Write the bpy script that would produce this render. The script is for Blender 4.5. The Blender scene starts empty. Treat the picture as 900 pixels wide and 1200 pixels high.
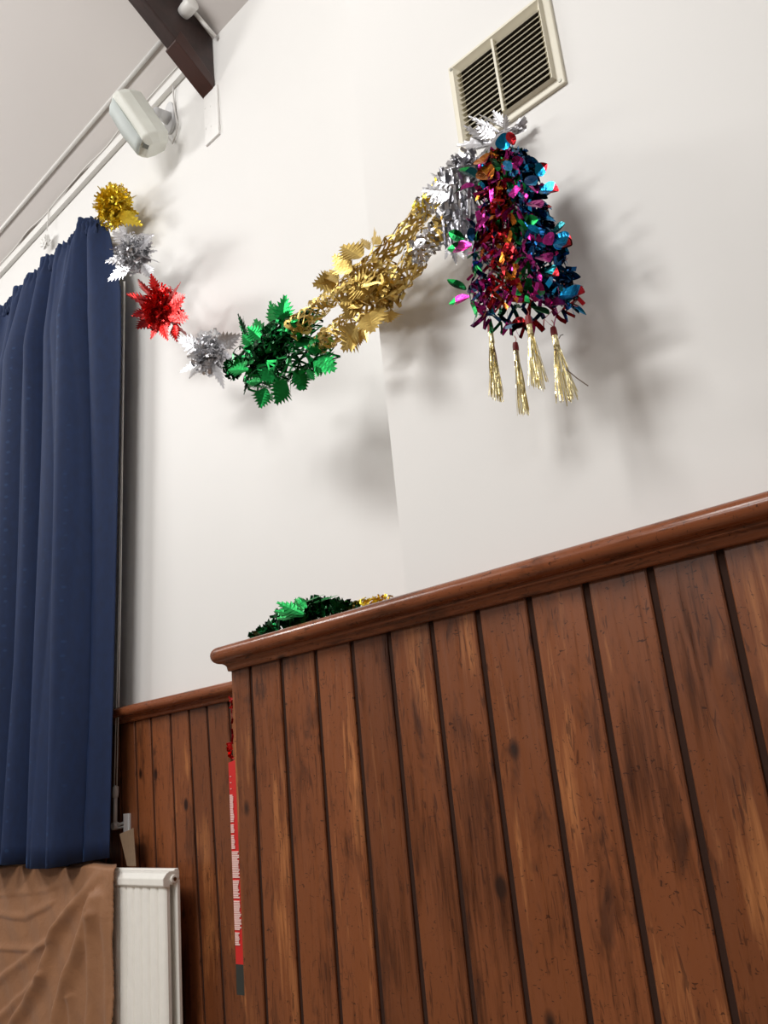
import bpy, bmesh, math, random
from mathutils import Vector, Matrix
random.seed(7)
C = bpy.context.scene.collection
EYE = 1.35
XR=Vector((.708,-.2693,-.6528)); YR=Vector((.7002,.1458,.6993)); ZR=Vector((-.0931,-.9522,.2918))
def ray(x,y):
    r=Vector((x-450,y-600,994)); return Vector((XR.dot(r),YR.dot(r),ZR.dot(r)))
def at(x,y,Y):                       # point of the room seen at a photo position, at depth Y
    r=ray(x,y); t=Y/r.y; return Vector((r.x*t,Y,r.z*t+EYE))
# ------------------------------------------------------------------ camera
cam=bpy.data.cameras.new('camera'); co=bpy.data.objects.new('camera',cam); C.objects.link(co)
right=Vector((XR.x,YR.x,ZR.x)).normalized(); fwd=Vector((XR.z,YR.z,ZR.z)).normalized()
up=right.cross(fwd).normalized(); right=fwd.cross(up)
m=Matrix((right,up,-fwd)).transposed().to_4x4(); m.translation=(0,0,EYE); co.matrix_world=m
cam.lens=994/1200*36; cam.sensor_width=36; cam.sensor_fit='AUTO'; cam.clip_start=.05
bpy.context.scene.camera=co
VIEW=fwd
# ------------------------------------------------------------------ materials
def lin(c): return tuple(((v/255)/12.92 if v<=10 else (((v/255)+.055)/1.055)**2.4) for v in c)+(1,)
class NT:
    def __init__(s,name):
        s.m=bpy.data.materials.new(name); s.m.use_nodes=True; s.t=s.m.node_tree; s.b=s.t.nodes['Principled BSDF']
    def n(s,typ,**kw):
        o=s.t.nodes.new(typ)
        for k,v in kw.items():
            if k in o.inputs: o.inputs[k].default_value=v
            else: setattr(o,k,v)
        return o
    def l(s,a,b): s.t.links.new(a,b)
    def ramp(s,fac,stops):
        r=s.n('ShaderNodeValToRGB'); e=r.color_ramp.elements
        while len(e)<len(stops): e.new(.5)
        for q,(p,c) in zip(e,stops): q.position=p; q.color=c
        s.l(fac,r.inputs[0]); return r
    def mix(s,fac,a,b,mode='MIX'):
        x=s.n('ShaderNodeMix',data_type='RGBA',blend_type=mode)
        for i,v in ((0,fac),(6,a),(7,b)):
            if hasattr(v,'is_output'): s.l(v,x.inputs[i])
            else: x.inputs[i].default_value=v
        return x.outputs[2]
    def mapping(s,scale,extra=None):
        tc=s.n('ShaderNodeTexCoord'); v=tc.outputs['Object']
        if extra is not None:
            a=s.n('ShaderNodeVectorMath',operation='ADD'); s.l(v,a.inputs[0]); s.l(extra,a.inputs[1]); v=a.outputs[0]
        mp=s.n('ShaderNodeMapping'); mp.inputs['Scale'].default_value=scale; s.l(v,mp.inputs[0]); return mp.outputs[0]
    def noise(s,scale,sc=1,detail=4,rough=.55,dist=0,extra=None):
        q=s.n('ShaderNodeTexNoise'); q.inputs['Scale'].default_value=sc; q.inputs['Detail'].default_value=detail
        q.inputs['Roughness'].default_value=rough; q.inputs['Distortion'].default_value=dist
        s.l(s.mapping(scale,extra),q.inputs['Vector']); return q.outputs[0]
    def bump(s,h,strength=.3,dist=.01):
        b=s.n('ShaderNodeBump'); b.inputs['Strength'].default_value=strength; b.inputs['Distance'].default_value=dist
        s.l(h,b.inputs['Height']); s.l(b.outputs[0],s.b.inputs['Normal'])
    def set(s,**k):
        for a,v in k.items():
            i=s.b.inputs[a.replace('_',' ')]
            if hasattr(v,'is_output'): s.l(v,i)
            else: i.default_value=v
        return s
def plain(name,rgb,rough=.5,metal=0,bump=None,var=.06):
    n=NT(name); c=lin(rgb)
    f=n.noise((1,1,1),bump or 25,3)
    col=n.mix(f,tuple(v*(1-var) for v in c[:3])+(1,),tuple(min(1,v*(1+var)) for v in c[:3])+(1,))
    n.set(Base_Color=col,Roughness=rough,Metallic=metal)
    if bump: n.bump(f,.15,.003)
    return n.m
def wood(name,deep,mid,light,along='z',rough=.33,top_dirt_shade=True,seedattr=True):
    n=NT(name)
    at_=n.n('ShaderNodeAttribute',attribute_name='board'); ex=None
    if seedattr:
        sc=n.n('ShaderNodeVectorMath',operation='SCALE'); sc.inputs['Scale'].default_value=37.3
        n.l(at_.outputs['Color'],sc.inputs[0]); ex=sc.outputs[0]
    st={'z':(1,1,.07),'x':(.07,1,1)}[along]
    st2={'z':(1,1,.3),'x':(.3,1,1)}[along]
    g1=n.noise(st,55,5,.6,.6,ex)
    g2=n.noise(st,160,3,.6,.2,ex)
    big=n.noise(st2,7,3,.5,.3,ex)
    a=n.n('ShaderNodeMath',operation='MULTIPLY_ADD'); n.l(g1,a.inputs[0]); a.inputs[1].default_value=.55; n.l(big,a.inputs[2])
    a2=n.n('ShaderNodeMath',operation='MULTIPLY_ADD'); n.l(g2,a2.inputs[0]); a2.inputs[1].default_value=.28; n.l(a.outputs[0],a2.inputs[2])
    r=n.ramp(a2.outputs[0],[(.60,lin(deep)),(.90,lin(mid)),(1.0,lin(mid)),(1.22,lin(light))])
    mr=n.n('ShaderNodeMapRange'); n.l(a2.outputs[0],mr.inputs[0]); mr.inputs[1].default_value=.55; mr.inputs[2].default_value=1.28
    n.t.links.remove(r.inputs[0].links[0]); n.l(mr.outputs[0],r.inputs[0])
    for e,p in zip(r.color_ramp.elements,(.08,.42,.62,.95)): e.position=p
    col=r.outputs[0]
    # board to board difference
    br=n.n('ShaderNodeSeparateColor'); n.l(at_.outputs['Color'],br.inputs[0])
    bb=n.ramp(br.outputs[1],[(0,(.74,.70,.68,1)),(1,(1.12,1.08,1.05,1))])
    if seedattr: col=n.mix(1,col,bb.outputs[0],'MULTIPLY')
    # smudges, knots, dents
    sm=n.noise(st2,16,4,.65,.5,ex); smr=n.ramp(sm,[(.56,(0,0,0,1)),(.70,(.72,.72,.72,1))])
    col=n.mix(smr.outputs[0],col,lin((62,34,22)))
    v=n.n('ShaderNodeTexVoronoi'); v.inputs['Scale'].default_value=7; v.inputs['Randomness'].default_value=1
    n.l(n.mapping((1.0,.2,.62) if along=='z' else (.6,.2,1),ex),v.inputs['Vector'])
    kn=n.ramp(v.outputs['Distance'],[(.07,(1,1,1,1)),(.13,(0,0,0,1))])
    col=n.mix(kn.outputs[0],col,lin((48,27,18)))
    fl=n.noise({'z':(1,1,1.6),'x':(1.6,1,1)}[along],70,2,.5,1.5,ex); flr=n.ramp(fl,[(.66,(0,0,0,1)),(.70,(.75,.75,.75,1))])
    col=n.mix(flr.outputs[0],col,lin((45,22,14)))
    fs=n.noise({'z':(3.2,1,.42),'x':(.42,1,3.2)}[along],34,3,.6,.8,ex); fsr=n.ramp(fs,[(.60,(0,0,0,1)),(.65,(.6,.6,.6,1))])
    col=n.mix(fsr.outputs[0],col,lin((60,30,18)))
    if top_dirt_shade:  # dirt at the board tops, with the cap rail's shade painted in
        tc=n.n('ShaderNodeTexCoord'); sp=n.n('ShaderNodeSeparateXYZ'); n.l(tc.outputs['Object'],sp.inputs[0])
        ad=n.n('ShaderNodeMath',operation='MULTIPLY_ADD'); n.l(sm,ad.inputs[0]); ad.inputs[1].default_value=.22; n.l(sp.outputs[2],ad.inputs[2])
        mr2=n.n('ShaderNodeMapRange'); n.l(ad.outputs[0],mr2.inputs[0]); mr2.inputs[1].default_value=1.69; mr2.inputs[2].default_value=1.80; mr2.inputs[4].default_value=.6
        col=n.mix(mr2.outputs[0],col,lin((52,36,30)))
    rr=n.ramp(g1,[(.3,(rough-.07,)*3+(1,)),(.7,(rough+.14,)*3+(1,))])
    n.set(Base_Color=col,Roughness=rr.outputs[0],Specular_IOR_Level=.4)
    n.bump(a2.outputs[0],.22,.004)
    return n.m
M={}
M['board']=wood('varnished_board',(60,31,17),(127,74,43),(188,124,74))
M['rail']=wood('rail_wood',(70,36,20),(134,76,47),(166,104,68),'x',.22,False,False)
M['groove']=plain('groove_stain',(50,26,14),.95)
def beamwood():
    n=NT('beam_wood'); g=n.noise((1,.2,.25),60,5,.65,.4)
    r=n.ramp(g,[(.3,lin((30,18,16))),(.7,lin((58,39,36)))]); n.set(Base_Color=r.outputs[0],Roughness=.5); n.bump(g,.3,.006); return n.m
M['beam']=beamwood()
M['beam_red']=plain('beam_red_brown',(58,31,25),.45,bump=30,var=.25)
def paint(name,rgb,sc=3):
    n=NT(name); f=n.noise((1,1,1),sc,4); f2=n.noise((1,1,1),90,3)
    c=lin(rgb); col=n.mix(f,tuple(v*.965 for v in c[:3])+(1,),c)
    n.set(Base_Color=col,Roughness=.55); n.bump(f2,.06,.002); return n.m
M['wall']=paint('wall_paint',(233,232,230)); M['ceil']=paint('ceiling_paint',(208,203,200))
M['floor']=wood('floor_wood',(92,76,62),(132,112,92),(160,140,118),'x',.35,False,False)
M['white']=plain('white_plastic',(232,231,228),.4); M['white2']=plain('grey_white_plastic',(205,205,206),.4)
M['grille']=plain('speaker_grille',(196,204,202),.6,bump=700,var=.15); M['badge']=plain('badge_grey',(120,124,120),.5)
M['spk']=plain('speaker_shell',(222,224,216),.45)
M['cream']=plain('vent_cream',(226,221,203),.4); M['duct']=plain('duct_shade',(44,36,26),.9)
M['screw']=plain('screw_steel',(120,118,110),.35,.8)
M['enamel']=plain('radiator_enamel',(246,244,237),.3); M['plug']=plain('plug_metal',(120,95,75),.35,.9)
M['plate']=plain('paint_plate',(235,234,232),.5)
M['cord']=plain('white_cord',(214,212,208),.6); M['brown_board']=plain('offcut_board',(120,98,76),.7,bump=60,var=.2); M['board_edge']=plain('offcut_edge',(165,142,112),.7)
M['red_card']=plain('red_card',(206,40,38),.45); M['pink_print']=plain('pale_print',(240,205,198),.5); M['black_tape']=plain('dark_tape',(45,48,44),.6)
M['thread']=plain('red_thread',(190,110,100),.6); M['wire']=plain('dark_wire',(95,80,70),.4)
def velvet():
    n=NT('navy_velvet'); f=n.noise((1,1,.5),40,4); 
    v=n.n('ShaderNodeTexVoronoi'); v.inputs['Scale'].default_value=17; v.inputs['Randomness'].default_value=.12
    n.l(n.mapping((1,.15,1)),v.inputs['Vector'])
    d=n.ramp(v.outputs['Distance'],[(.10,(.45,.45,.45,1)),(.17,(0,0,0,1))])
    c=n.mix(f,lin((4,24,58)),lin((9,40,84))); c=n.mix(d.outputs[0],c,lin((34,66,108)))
    n.set(Base_Color=c,Roughness=.8,Sheen_Weight=.22,Sheen_Roughness=.3,Sheen_Tint=lin((80,135,215)))
    n.bump(f,.2,.003); return n.m
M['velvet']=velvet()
def cloth():
    n=NT('brown_cloth'); f=n.noise((1,1,1),14,5,.6,.6); g=n.noise((1,1,1),300,2)
    c=n.mix(f,lin((138,94,62)),lin((160,114,78))); n.set(Base_Color=c,Roughness=.62,Sheen_Weight=.1)
    n.bump(f,.25,.02); return n.m
M['cloth']=cloth()
def foil(name,rgb,rough=.25,dark=.55):
    n=NT(name); f=n.noise((1,1,1),22,3,.5,.3); g=n.noise((1,1,1),70,2)
    c=lin(rgb); col=n.mix(g,tuple(v*dark for v in c[:3])+(1,),c)
    n.set(Base_Color=col,Metallic=.92,Roughness=rough); n.bump(f,.5,.012); return n.m
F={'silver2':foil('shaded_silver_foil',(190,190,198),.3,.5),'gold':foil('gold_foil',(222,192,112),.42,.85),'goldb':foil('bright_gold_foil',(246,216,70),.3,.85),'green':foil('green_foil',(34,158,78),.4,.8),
   'dgreen':foil('deep_green_foil',(8,88,42),.2,.4),'red':foil('red_foil',(222,40,38),.3,.7),'silver':foil('silver_foil',(222,222,226),.38,.8),
   'blue':foil('blue_foil',(22,140,196),.2,.6),'dblue':foil('deep_blue_foil',(18,74,124),.2,.5),'magenta':foil('magenta_foil',(196,52,148),.22,.6),
   'orange':foil('orange_foil',(204,120,40),.22,.6),'crimson':foil('crimson_foil',(172,30,40),.22,.6),'pgold':foil('pale_gold_foil',(240,226,176),.25,.85),
   'cap':plain('tassel_cap_red',(140,36,40),.5),'teal':foil('teal_foil',(16,96,104),.2,.5)}
# ------------------------------------------------------------------ objects
def tag(o,label=None,cat=None,group=None,kind=None):
    for k,v in (('label',label),('category',cat),('group',group),('kind',kind)):
        if v: o[k]=v
    return o
def empty(name,loc=(0,0,0)):
    o=bpy.data.objects.new(name,None); C.objects.link(o); o.location=loc; o.empty_display_size=.05; return o
class MB:
    def __init__(s): s.v=[]; s.f=[]; s.mi=[]; s.a=[]; s.mats=[]; s.col=(0,0,0)
    def mat(s,m):
        if m not in s.mats: s.mats.append(m)
        return s.mats.index(m)
    def add(s,vs,fs,m=None):
        b=len(s.v); s.v+= [tuple(v) for v in vs]; i=s.mat(m) if m else 0
        for f in fs: s.f.append([b+k for k in f]); s.mi.append(i); s.a.append(s.col)
    def box(s,a,b,m=None,R=None,c=None):
        x0,y0,z0=a; x1,y1,z1=b
        vs=[Vector(p) for p in((x0,y0,z0),(x1,y0,z0),(x1,y1,z0),(x0,y1,z0),(x0,y0,z1),(x1,y0,z1),(x1,y1,z1),(x0,y1,z1))]
        if R: vs=[R@v for v in vs]
        if c is not None: vs=[v+Vector(c) for v in vs]
        s.add(vs,[(0,3,2,1),(4,5,6,7),(0,1,5,4),(1,2,6,5),(2,3,7,6),(3,0,4,7)],m)
    def tube(s,pts,r,m=None,n=8,caps=True,radii=None):
        pts=[Vector(p) for p in pts]; rings=[]; prev=None
        for i,p in enumerate(pts):
            t=(pts[min(i+1,len(pts)-1)]-pts[max(i-1,0)]).normalized()
            if prev is None:
                u=t.cross(Vector((0,0,1)))
                if u.length<.1: u=t.cross(Vector((1,0,0)))
                u.normalize()
            else: u=(prev-t*prev.dot(t)).normalized()
            prev=u; w=t.cross(u); rr=radii[i] if radii else r
            rings.append([p+(u*math.cos(2*math.pi*k/n)+w*math.sin(2*math.pi*k/n))*rr for k in range(n)])
        vs=[v for rg in rings for v in rg]; fs=[]
        for i in range(len(rings)-1):
            for k in range(n):
                fs.append((i*n+k,i*n+(k+1)%n,(i+1)*n+(k+1)%n,(i+1)*n+k))
        if caps: fs.append(tuple(range(n))[::-1]); fs.append(tuple((len(rings)-1)*n+k for k in range(n)))
        s.add(vs,fs,m)
    def build(s,name,m=None,parent=None,smooth=False,bevel=0,loc=None,attr=False,kind=None):
        me=bpy.data.meshes.new(name); me.from_pydata(s.v,[],s.f); 
        if m is not None and not s.mats: s.mats=[m]
        for q in s.mats: me.materials.append(q)
        me.polygons.foreach_set('material_index',s.mi); me.update()
        if attr:
            ca=me.color_attributes.new('board','FLOAT_COLOR','CORNER')
            for p in me.polygons:
                for li in p.loop_indices: ca.data[li].color=(*s.a[p.index],1)
        bm=bmesh.new(); bm.from_mesh(me); bmesh.ops.recalc_face_normals(bm,faces=bm.faces); bm.to_mesh(me); bm.free()
        if smooth:
            for p in me.polygons: p.use_smooth=True
        o=bpy.data.objects.new(name,me); C.objects.link(o)
        if loc is not None:                         # origin at the thing's own place
            L=Vector(loc); me.transform(Matrix.Translation(-L)); o.location=L
        if parent:
            o.parent=parent; 
            if parent.type=='EMPTY' or True: o.matrix_parent_inverse=Matrix.Translation(parent.location if not parent.parent else WL(parent)).inverted()
        if bevel:
            b=o.modifiers.new('bevel','BEVEL'); b.width=bevel; b.segments=2; b.limit_method='ANGLE'; b.angle_limit=.6
        if kind: o['kind']=kind
        return o
def WL(o):
    l=Vector(o.location); return l     # children keep location 0 offset against parent inverse, so their own location is world-like
def struct(mb,name,m,label=None,**k):
    o=mb.build(name,m,**k); o['kind']='structure'
    if label: o['label']=label
    return o
# ------------------------------------------------------------------ the hall
WY=1.925; BY=1.43; BX=-1.29; EAVE=3.395+EYE; SL=.743; RIDGE=-2.54
def ceil_z(Y): return EAVE+SL*(WY-Y)
X0,X1,Y0=-8.5,4.0,-7.0
w=MB(); w.box((X0,WY,0),(X1,WY+.2,EAVE+.3)); struct(w,'wall_recess',M['wall'],'white painted wall behind curtain and garland')
w=MB(); w.box((BX,BY,0),(X1,WY+.01,EAVE-.0)); 
# breast top follows the roof slope
w.add([(BX,BY,EAVE),(X1,BY,EAVE),(X1,WY,EAVE),(BX,WY,EAVE),(BX,BY,ceil_z(BY)),(X1,BY,ceil_z(BY))],[(0,1,5,4),(0,4,3),(1,2,5),(4,5,2,3)])
struct(w,'wall_breast',M['wall'],'white chimney breast wall carrying the vent and lantern')
w=MB(); w.box((X0,Y0-.2,0),(X1,Y0,EAVE)); struct(w,'wall_opposite',M['wall'])
for nm,a,b in(('wall_left',X0-.2,X0),('wall_right',X1,X1+.2)):
    w=MB(); zt=ceil_z(RIDGE)
    pr=[(Y0,0),(WY,0),(WY,EAVE),(RIDGE,zt),(Y0,EAVE)]
    w.add([(a,y,z) for y,z in pr]+[(b,y,z) for y,z in pr],[(0,1,2,3,4),(9,8,7,6,5)]+[(i,(i+1)%5,5+(i+1)%5,5+i) for i in range(5)])
    struct(w,nm,M['wall'])
w=MB(); zt=ceil_z(RIDGE)
pr=[(WY+.05,ceil_z(WY+.05)),(RIDGE,zt),(Y0,EAVE),(Y0,EAVE+.15),(RIDGE,zt+.15),(WY+.05,ceil_z(WY+.05)+.15)]
w.add([(X0,y,z) for y,z in pr]+[(X1,y,z) for y,z in pr],[(0,1,4,5),(1,2,3,4),(6,11,10,7),(7,10,9,8)]+[(i,(i+1)%6,6+(i+1)%6,6+i) for i in range(6)])
struct(w,'ceiling',M['ceil'],'pale sloping ceiling')
w=MB(); w.box((X0,Y0,-.1),(X1,WY,0)); struct(w,'floor',M['floor'])
# wood panelling -----------------------------------------------------
FY=1.4; FX=-1.937; RT=.367+EYE; BT=.305+EYE
def boards(mb,edges,y,thick,z0,z1,tilt=0,axis='x',gap=.0074):
    for a,b in zip(edges,edges[1:]):
        mb.col=(random.random(),random.random(),random.random())
        j=random.uniform(-.0008,.0008)
        a2,b2=a+gap,b-gap
        def P(u,d,z):
            if axis=='x': return (u+tilt*(BT-z),y+j+d,z)
            return (y-j-d*1.0,u,z) 
        c=.0025
        prof=[(a2,thick),(a2,c),(a2+c,0),(b2-c,0),(b2,c),(b2,thick)]
        vs=[P(u,d,z0) for u,d in prof]+[P(u,d,z1) for u,d in prof]
        n=len(prof); mb.add(vs,[(i,i+1,n+i+1,n+i) for i in range(n-1)]+[tuple(range(n)),tuple(range(n,2*n))])
ed=[-1.937,-1.853,-1.722,-1.587,-1.456,-1.332,-1.202,-1.073,-.942,-.812,-.679,-.550,-.425]
while ed[-1]<X1-.13: ed.append(ed[-1]+.128+random.uniform(-.003,.003))
pb=MB(); boards(pb,ed,FY,.014,.12,BT+.01)
yy=[FY+.004]+[FY+.1+.13*k for k in range(4)]
def sideboards(mb,ys):
    for a,b in zip(ys,ys[1:]):
        mb.col=(random.random(),random.random(),random.random())
        a2,b2=a+(.0055 if a>FY+.01 else -.003),b-.0055
        mb.box((FX+.0,a2,.12),(FX+.014,b2,BT+.01))
sideboards(pb,yy)
o=struct(pb,'trim_1',M['board'],'tall varnished tongue and groove panelling standing out in front',attr=True)
gb=MB(); gb.box((FX+.007,FY+.007,.1),(X1,FY+.013,BT)); gb.box((FX+.007,FY+.007,.1),(FX+.013,WY,BT))
gb.build('groove_backing',M['groove'],o)
er=[-2.54,-2.656,-2.798,-2.92,-3.054,-3.202,-3.327]; er=sorted(er)
while er[0]>X0+.13: er.insert(0,er[0]-.13)
er+= [-2.41,-2.28,-2.15,-2.02,-1.925]
rb=MB(); boards(rb,er,1.9,.014,.12,BT+.01,tilt=.045)
o=struct(rb,'trim_2',M['board'],'varnished tongue and groove panelling set back on the recessed wall behind the radiator',attr=True)
gb=MB(); gb.box((X0,1.907,.1),(FX+.02,1.913,BT)); gb.build('groove_backing',M['groove'],o)
# dado rail profile (out from board face, height)
prof=[(-.0,BT-.002),(.010,BT-.002),(.012,BT+.004),(.013,BT+.010),(.018,BT+.015),(.024,BT+.018),(.024,BT+.021),(.030,BT+.021)]
cx,cz,r=.036,BT+.042,.021
for k in range(0,11):
    a=-math.pi/2+math.pi*k/10; prof.append((cx+r*math.cos(a)*1.0,cz+r*math.sin(a)*.98))
def sweep(path,outs,depthback,name,label):
    mb=MB(); n=len(prof)+1; vs=[]
    for (px,py),(ox,oy) in zip(path,outs):
        for d,z in prof: vs.append((px+ox*d,py+oy*d,z))
        vs.append((px-ox*.0,py-oy*.0,RT-.004))
    fs=[]
    for i in range(len(path)-1):
        for k in range(n-1): fs.append((i*n+k,i*n+k+1,(i+1)*n+k+1,(i+1)*n+k))
    mb.add(vs,fs); return mb
corner=[]; outs=[]
path=[(X1,FY)]; outs=[(0,-1)]
for k in range(7):                      # rounded outer corner
    a=-math.pi/2-math.pi/2*k/6; path.append((FX+.012,FY+.012)); outs.append(None)
path=[(X1,FY),(FX+.002,FY)]; outs=[(0,-1),(0,-1)]
for k in range(1,7):
    a=-math.pi/2-math.pi/2*k/6; path.append((FX+.002,FY+.0)); outs.append((math.cos(a)*(1.0),math.sin(a)*(1.0)))
path.append((FX,WY)); outs.append((-1,0))
mb=sweep(path,outs,0,'',''); 
mb.box((FX-.002,FY-.002,RT-.012),(BX+.02,WY,RT-.002)); mb.box((BX,FY-.002,RT-.012),(X1,BY+.002,RT-.002))
struct(mb,'trim_3',M['rail'],'thick rounded wooden cap rail on the front panelling, wide ledge at its left',smooth=False)
o=bpy.data.objects['trim_3']
for p in o.data.polygons: p.use_smooth=len(p.vertices)==4 and p.index<(len(path)-1)*len(prof)
mb=sweep([(FX,1.9),(X0,1.9)],[(0,-1),(0,-1)],0,'',''); mb.box((X0,1.898,RT-.012),(FX,WY,RT-.002))
o=struct(mb,'trim_4',M['rail'],'rounded wooden cap rail on the recessed panelling')
for p in o.data.polygons: p.use_smooth=p.index<len(prof)
# skirtings
w=MB(); w.box((FX-.01,FY-.01,0),(X1,FY+.02,.14)); w.box((FX-.01,FY-.01,0),(FX+.02,WY,.14)); struct(w,'baseboard_front',M['rail'],bevel=.004)
w=MB(); w.box((X0,1.885,0),(FX-.01,WY,.14)); struct(w,'baseboard_recess',M['rail'],bevel=.004)
# roof beam ----------------------------------------------------------
def sl(Y,dz): return ceil_z(Y)+dz
bxr=at(252,104,WY).x; bxl=at(240,115,WY).x; zb=at(252,104,WY).z
dz=zb-EAVE
w=MB(); Yf=RIDGE+.02
cut=.06
vs=[]
for x in(bxl+.008,bxr):
    vs+=[(x,WY,EAVE+.02),(x,WY,zb+.0),(x,WY-.02,zb+SL*.02),(x,Yf,sl(Yf,dz)),(x,Yf,sl(Yf,.02))]
w.add(vs,[(0,1,2,3,4),(9,8,7,6,5)]+[(i,(i+1)%5,5+(i+1)%5,5+i) for i in range(5)])
o=struct(w,'trim_5',M['beam'],'dark brown roof beam sloping up from the wall',bevel=.006)
rr_=ray(205,45); pad=WY-rr_.y*(bxr/rr_.x)
w=MB()
vs=[]
for x in(bxl,bxr+.004):
    vs+=[(x,WY-.004,zb+.055),(x,WY-.004,zb-.012),(x,WY-pad,sl(WY-pad,dz)-.012),(x,WY-pad+.03,sl(WY-pad,dz)+.06)]
w.add(vs,[(0,1,2,3),(7,6,5,4)]+[(i,(i+1)%4,4+(i+1)%4,4+i) for i in range(4)])
w.build('beam_pad',M['beam_red'],o,bevel=.004)
# painted plate under the beam
a=at(256,108,WY); b=at(256,160,WY); c=at(243,171,WY)
w=MB(); w.box((c.x,WY-.012,b.z),(a.x+.004,WY,zb)); 
for (x,y) in((243,128),(249,126),(244,152),(250,149)):
    p=at(x,y,WY); w.box((p.x-.004,WY-.014,p.z-.004),(p.x+.004,WY-.01,p.z+.004))
o=w.build('wall_plate',M['plate'],bevel=.002,loc=((a.x+c.x)/2,WY,b.z)); tag(o,'white painted wall plate below the end of the roof beam','plate')
# trunking along the wall top and conduit on the ceiling
w=MB(); 
w.box((X0,WY-.028,EAVE-.045),(bxl-.02,WY,EAVE-.008)); w.box((X0,WY-.032,EAVE-.05),(bxl-.02,WY-.026,EAVE-.003))
o=w.build('cable_trunking',M['white'],bevel=.002,loc=(-4,WY,EAVE-.05)); tag(o,'white cable trunking along the top of the wall','trunking')
def on_ceiling(x,y,off=0):
    r=ray(x,y); t=(EAVE-EYE-off+SL*WY)/(r.z+SL*r.y); p=r*t; p.z+=EYE; return p
p=on_ceiling(92,162,.008); w=MB(); w.tube([(X0,p.y,p.z),(bxl,p.y,p.z)],.0105,n=12)
o=w.build('ceiling_conduit',M['white'],smooth=True,loc=(-4,p.y,p.z)); tag(o,'long white conduit pipe running across the ceiling','pipe')
# thin cable clipped below/above trunking
w=MB(); pts=[]
for i in range(60):
    x=-6.0+i*(bxl-.02+6.0)/59; pts.append((x,WY-.036+.003*math.sin(i*.9),EAVE+.012+.008*math.sin(i*.55)))
w.tube(pts,.004); o=w.build('ceiling_cable',M['cord'],smooth=True,loc=(-4,WY-.036,EAVE)); tag(o,'thin pale cable running along above the trunking','cable')
# junction box with conduit beside the beam
rj=ray(219,11); YJ=rj.y*(bxr+.028)/rj.x
root=empty('junction_box',at(219,11,YJ)); tag(root,'round white junction box on the side of the roof beam','junction box')
p=at(219,11,YJ); w=MB(); w.tube([p+Vector((-.03,0,0)),p+Vector((.0,0,0)),p+Vector((.045,0,0)),p+Vector((.05,0,0))],.03,n=20,radii=[.03,.034,.034,.027]); w.build('box_body',M['white'],root,smooth=True)
w=MB(); w.tube([p+Vector((.03,0,0)),p+Vector((.033,-.03,.04)),p+Vector((.02,-.14,.13))],.013,n=10); w.tube([p+Vector((.01,.03,0)),at(252,43,WY-.02)],.010,n=10); w.build('conduit_stub',M['white'],root,smooth=True)
# ------------------------------------------------------------------ loudspeaker
def frame(fv,upv):
    f=Vector(fv).normalized(); r=Vector(upv).cross(f)*-1; r.normalize(); u=r.cross(f); 
    return r,u,f
P=at(164,144,1.74)
root=empty('wall_speaker',at(205,150,WY)); tag(root,'white loudspeaker tilted on a wall bracket below the ceiling trunking','speaker')
fr=Vector((-.28,-.80,-.55)).normalized(); rt=fr.cross(Vector((0,0,1))).normalized()*-1
if rt.x<0: rt=-rt
ux=rt.cross(fr).normalized(); 
if ux.z<0: ux=-ux
def L(a,b,c): return P+rt*a+ux*b+fr*c
W2,H2=.085,.150
outl=[(-.055,-.075),(-.085,.0),(-.085,.055),(-.06,.082),(.06,.082),(.085,.055),(.085,.0),(.055,-.075)]  # (side, depth)
rings=[(-H2,.62,.70),(-H2+.035,.98,.96),(H2-.035,.98,.96),(H2,.66,.72)]
w=MB(); vs=[]
for b,sa,sc in rings: vs+=[L(a*sa,b,c*sc+.0) for a,c in outl]
n=8; fs=[tuple(range(8)),tuple(range(24,32))]
for i in range(3):
    for k in range(8): fs.append((i*8+k,i*8+(k+1)%8,(i+1)*8+(k+1)%8,(i+1)*8+k))
w.add(vs,fs); w.build('speaker_body',M['spk'],root,bevel=.008)
w=MB(); g=[]
for i in range(9):
    b=-H2+.03+(2*H2-.06)*i/8; hw=.058*(1-.12*abs(i-4)/4)
    g+=[L(-hw,b,.084-.006*abs(i-4)/4),L(0,b,.094-.008*abs(i-4)/4),L(hw,b,.084-.006*abs(i-4)/4)]
w.add(g,[(i*3+k,i*3+k+1,i*3+k+4,i*3+k+3) for i in range(8) for k in range(2)])
o=w.build('grille',M['grille'],root,smooth=True); s=o.modifiers.new('s','SOLIDIFY'); s.thickness=.006; s.offset=0
w=MB(); q=[L(.015,-H2+.004,.056),L(.04,-H2+.004,.054),L(.04,-H2+.024,.072),L(.015,-H2+.024,.074)]
w.add(q,[(0,1,2,3)]); o=w.build('badge',M['badge'],root); s=o.modifiers.new('s','SOLIDIFY'); s.thickness=.01; s.offset=0
wb=at(205,148,WY)
wp=at(201,141,WY)
w=MB()
pts=[]
for k in range(24):
    a=2*math.pi*k/24; rx=.045; rz=.085 ; pts.append((wp.x+rx*math.cos(a),wp.z+rz*math.sin(a)+(.015 if math.sin(a)>0 else 0)))
w.add([(x,WY-.018,z) for x,z in pts]+[(x,WY,z) for x,z in pts],[tuple(range(24)),tuple(range(24,48))]+[(k,(k+1)%24,24+(k+1)%24,24+k) for k in range(24)])
w.build('wall_plate',M['white2'],root,bevel=.004)
w=MB(); w.tube([(wp.x,WY-.01,wp.z),(wp.x,WY-.05,wp.z),L(.045,0,-.085),L(.0,0,-.05)],.02,n=14,radii=[.034,.028,.024,.03]); w.build('bracket_arm',M['white2'],root,smooth=True)
w=MB(); cb=[at(203,101,WY-.02),at(203,112,WY-.012),at(205,130,WY-.01),at(208.5,146,WY-.01),at(206,158,WY-.01),at(202,168,WY-.012),at(196,160,WY-.02)]
w.tube(cb,.0045,n=8); w.build('cable',M['cord'],root,smooth=True)
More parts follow.
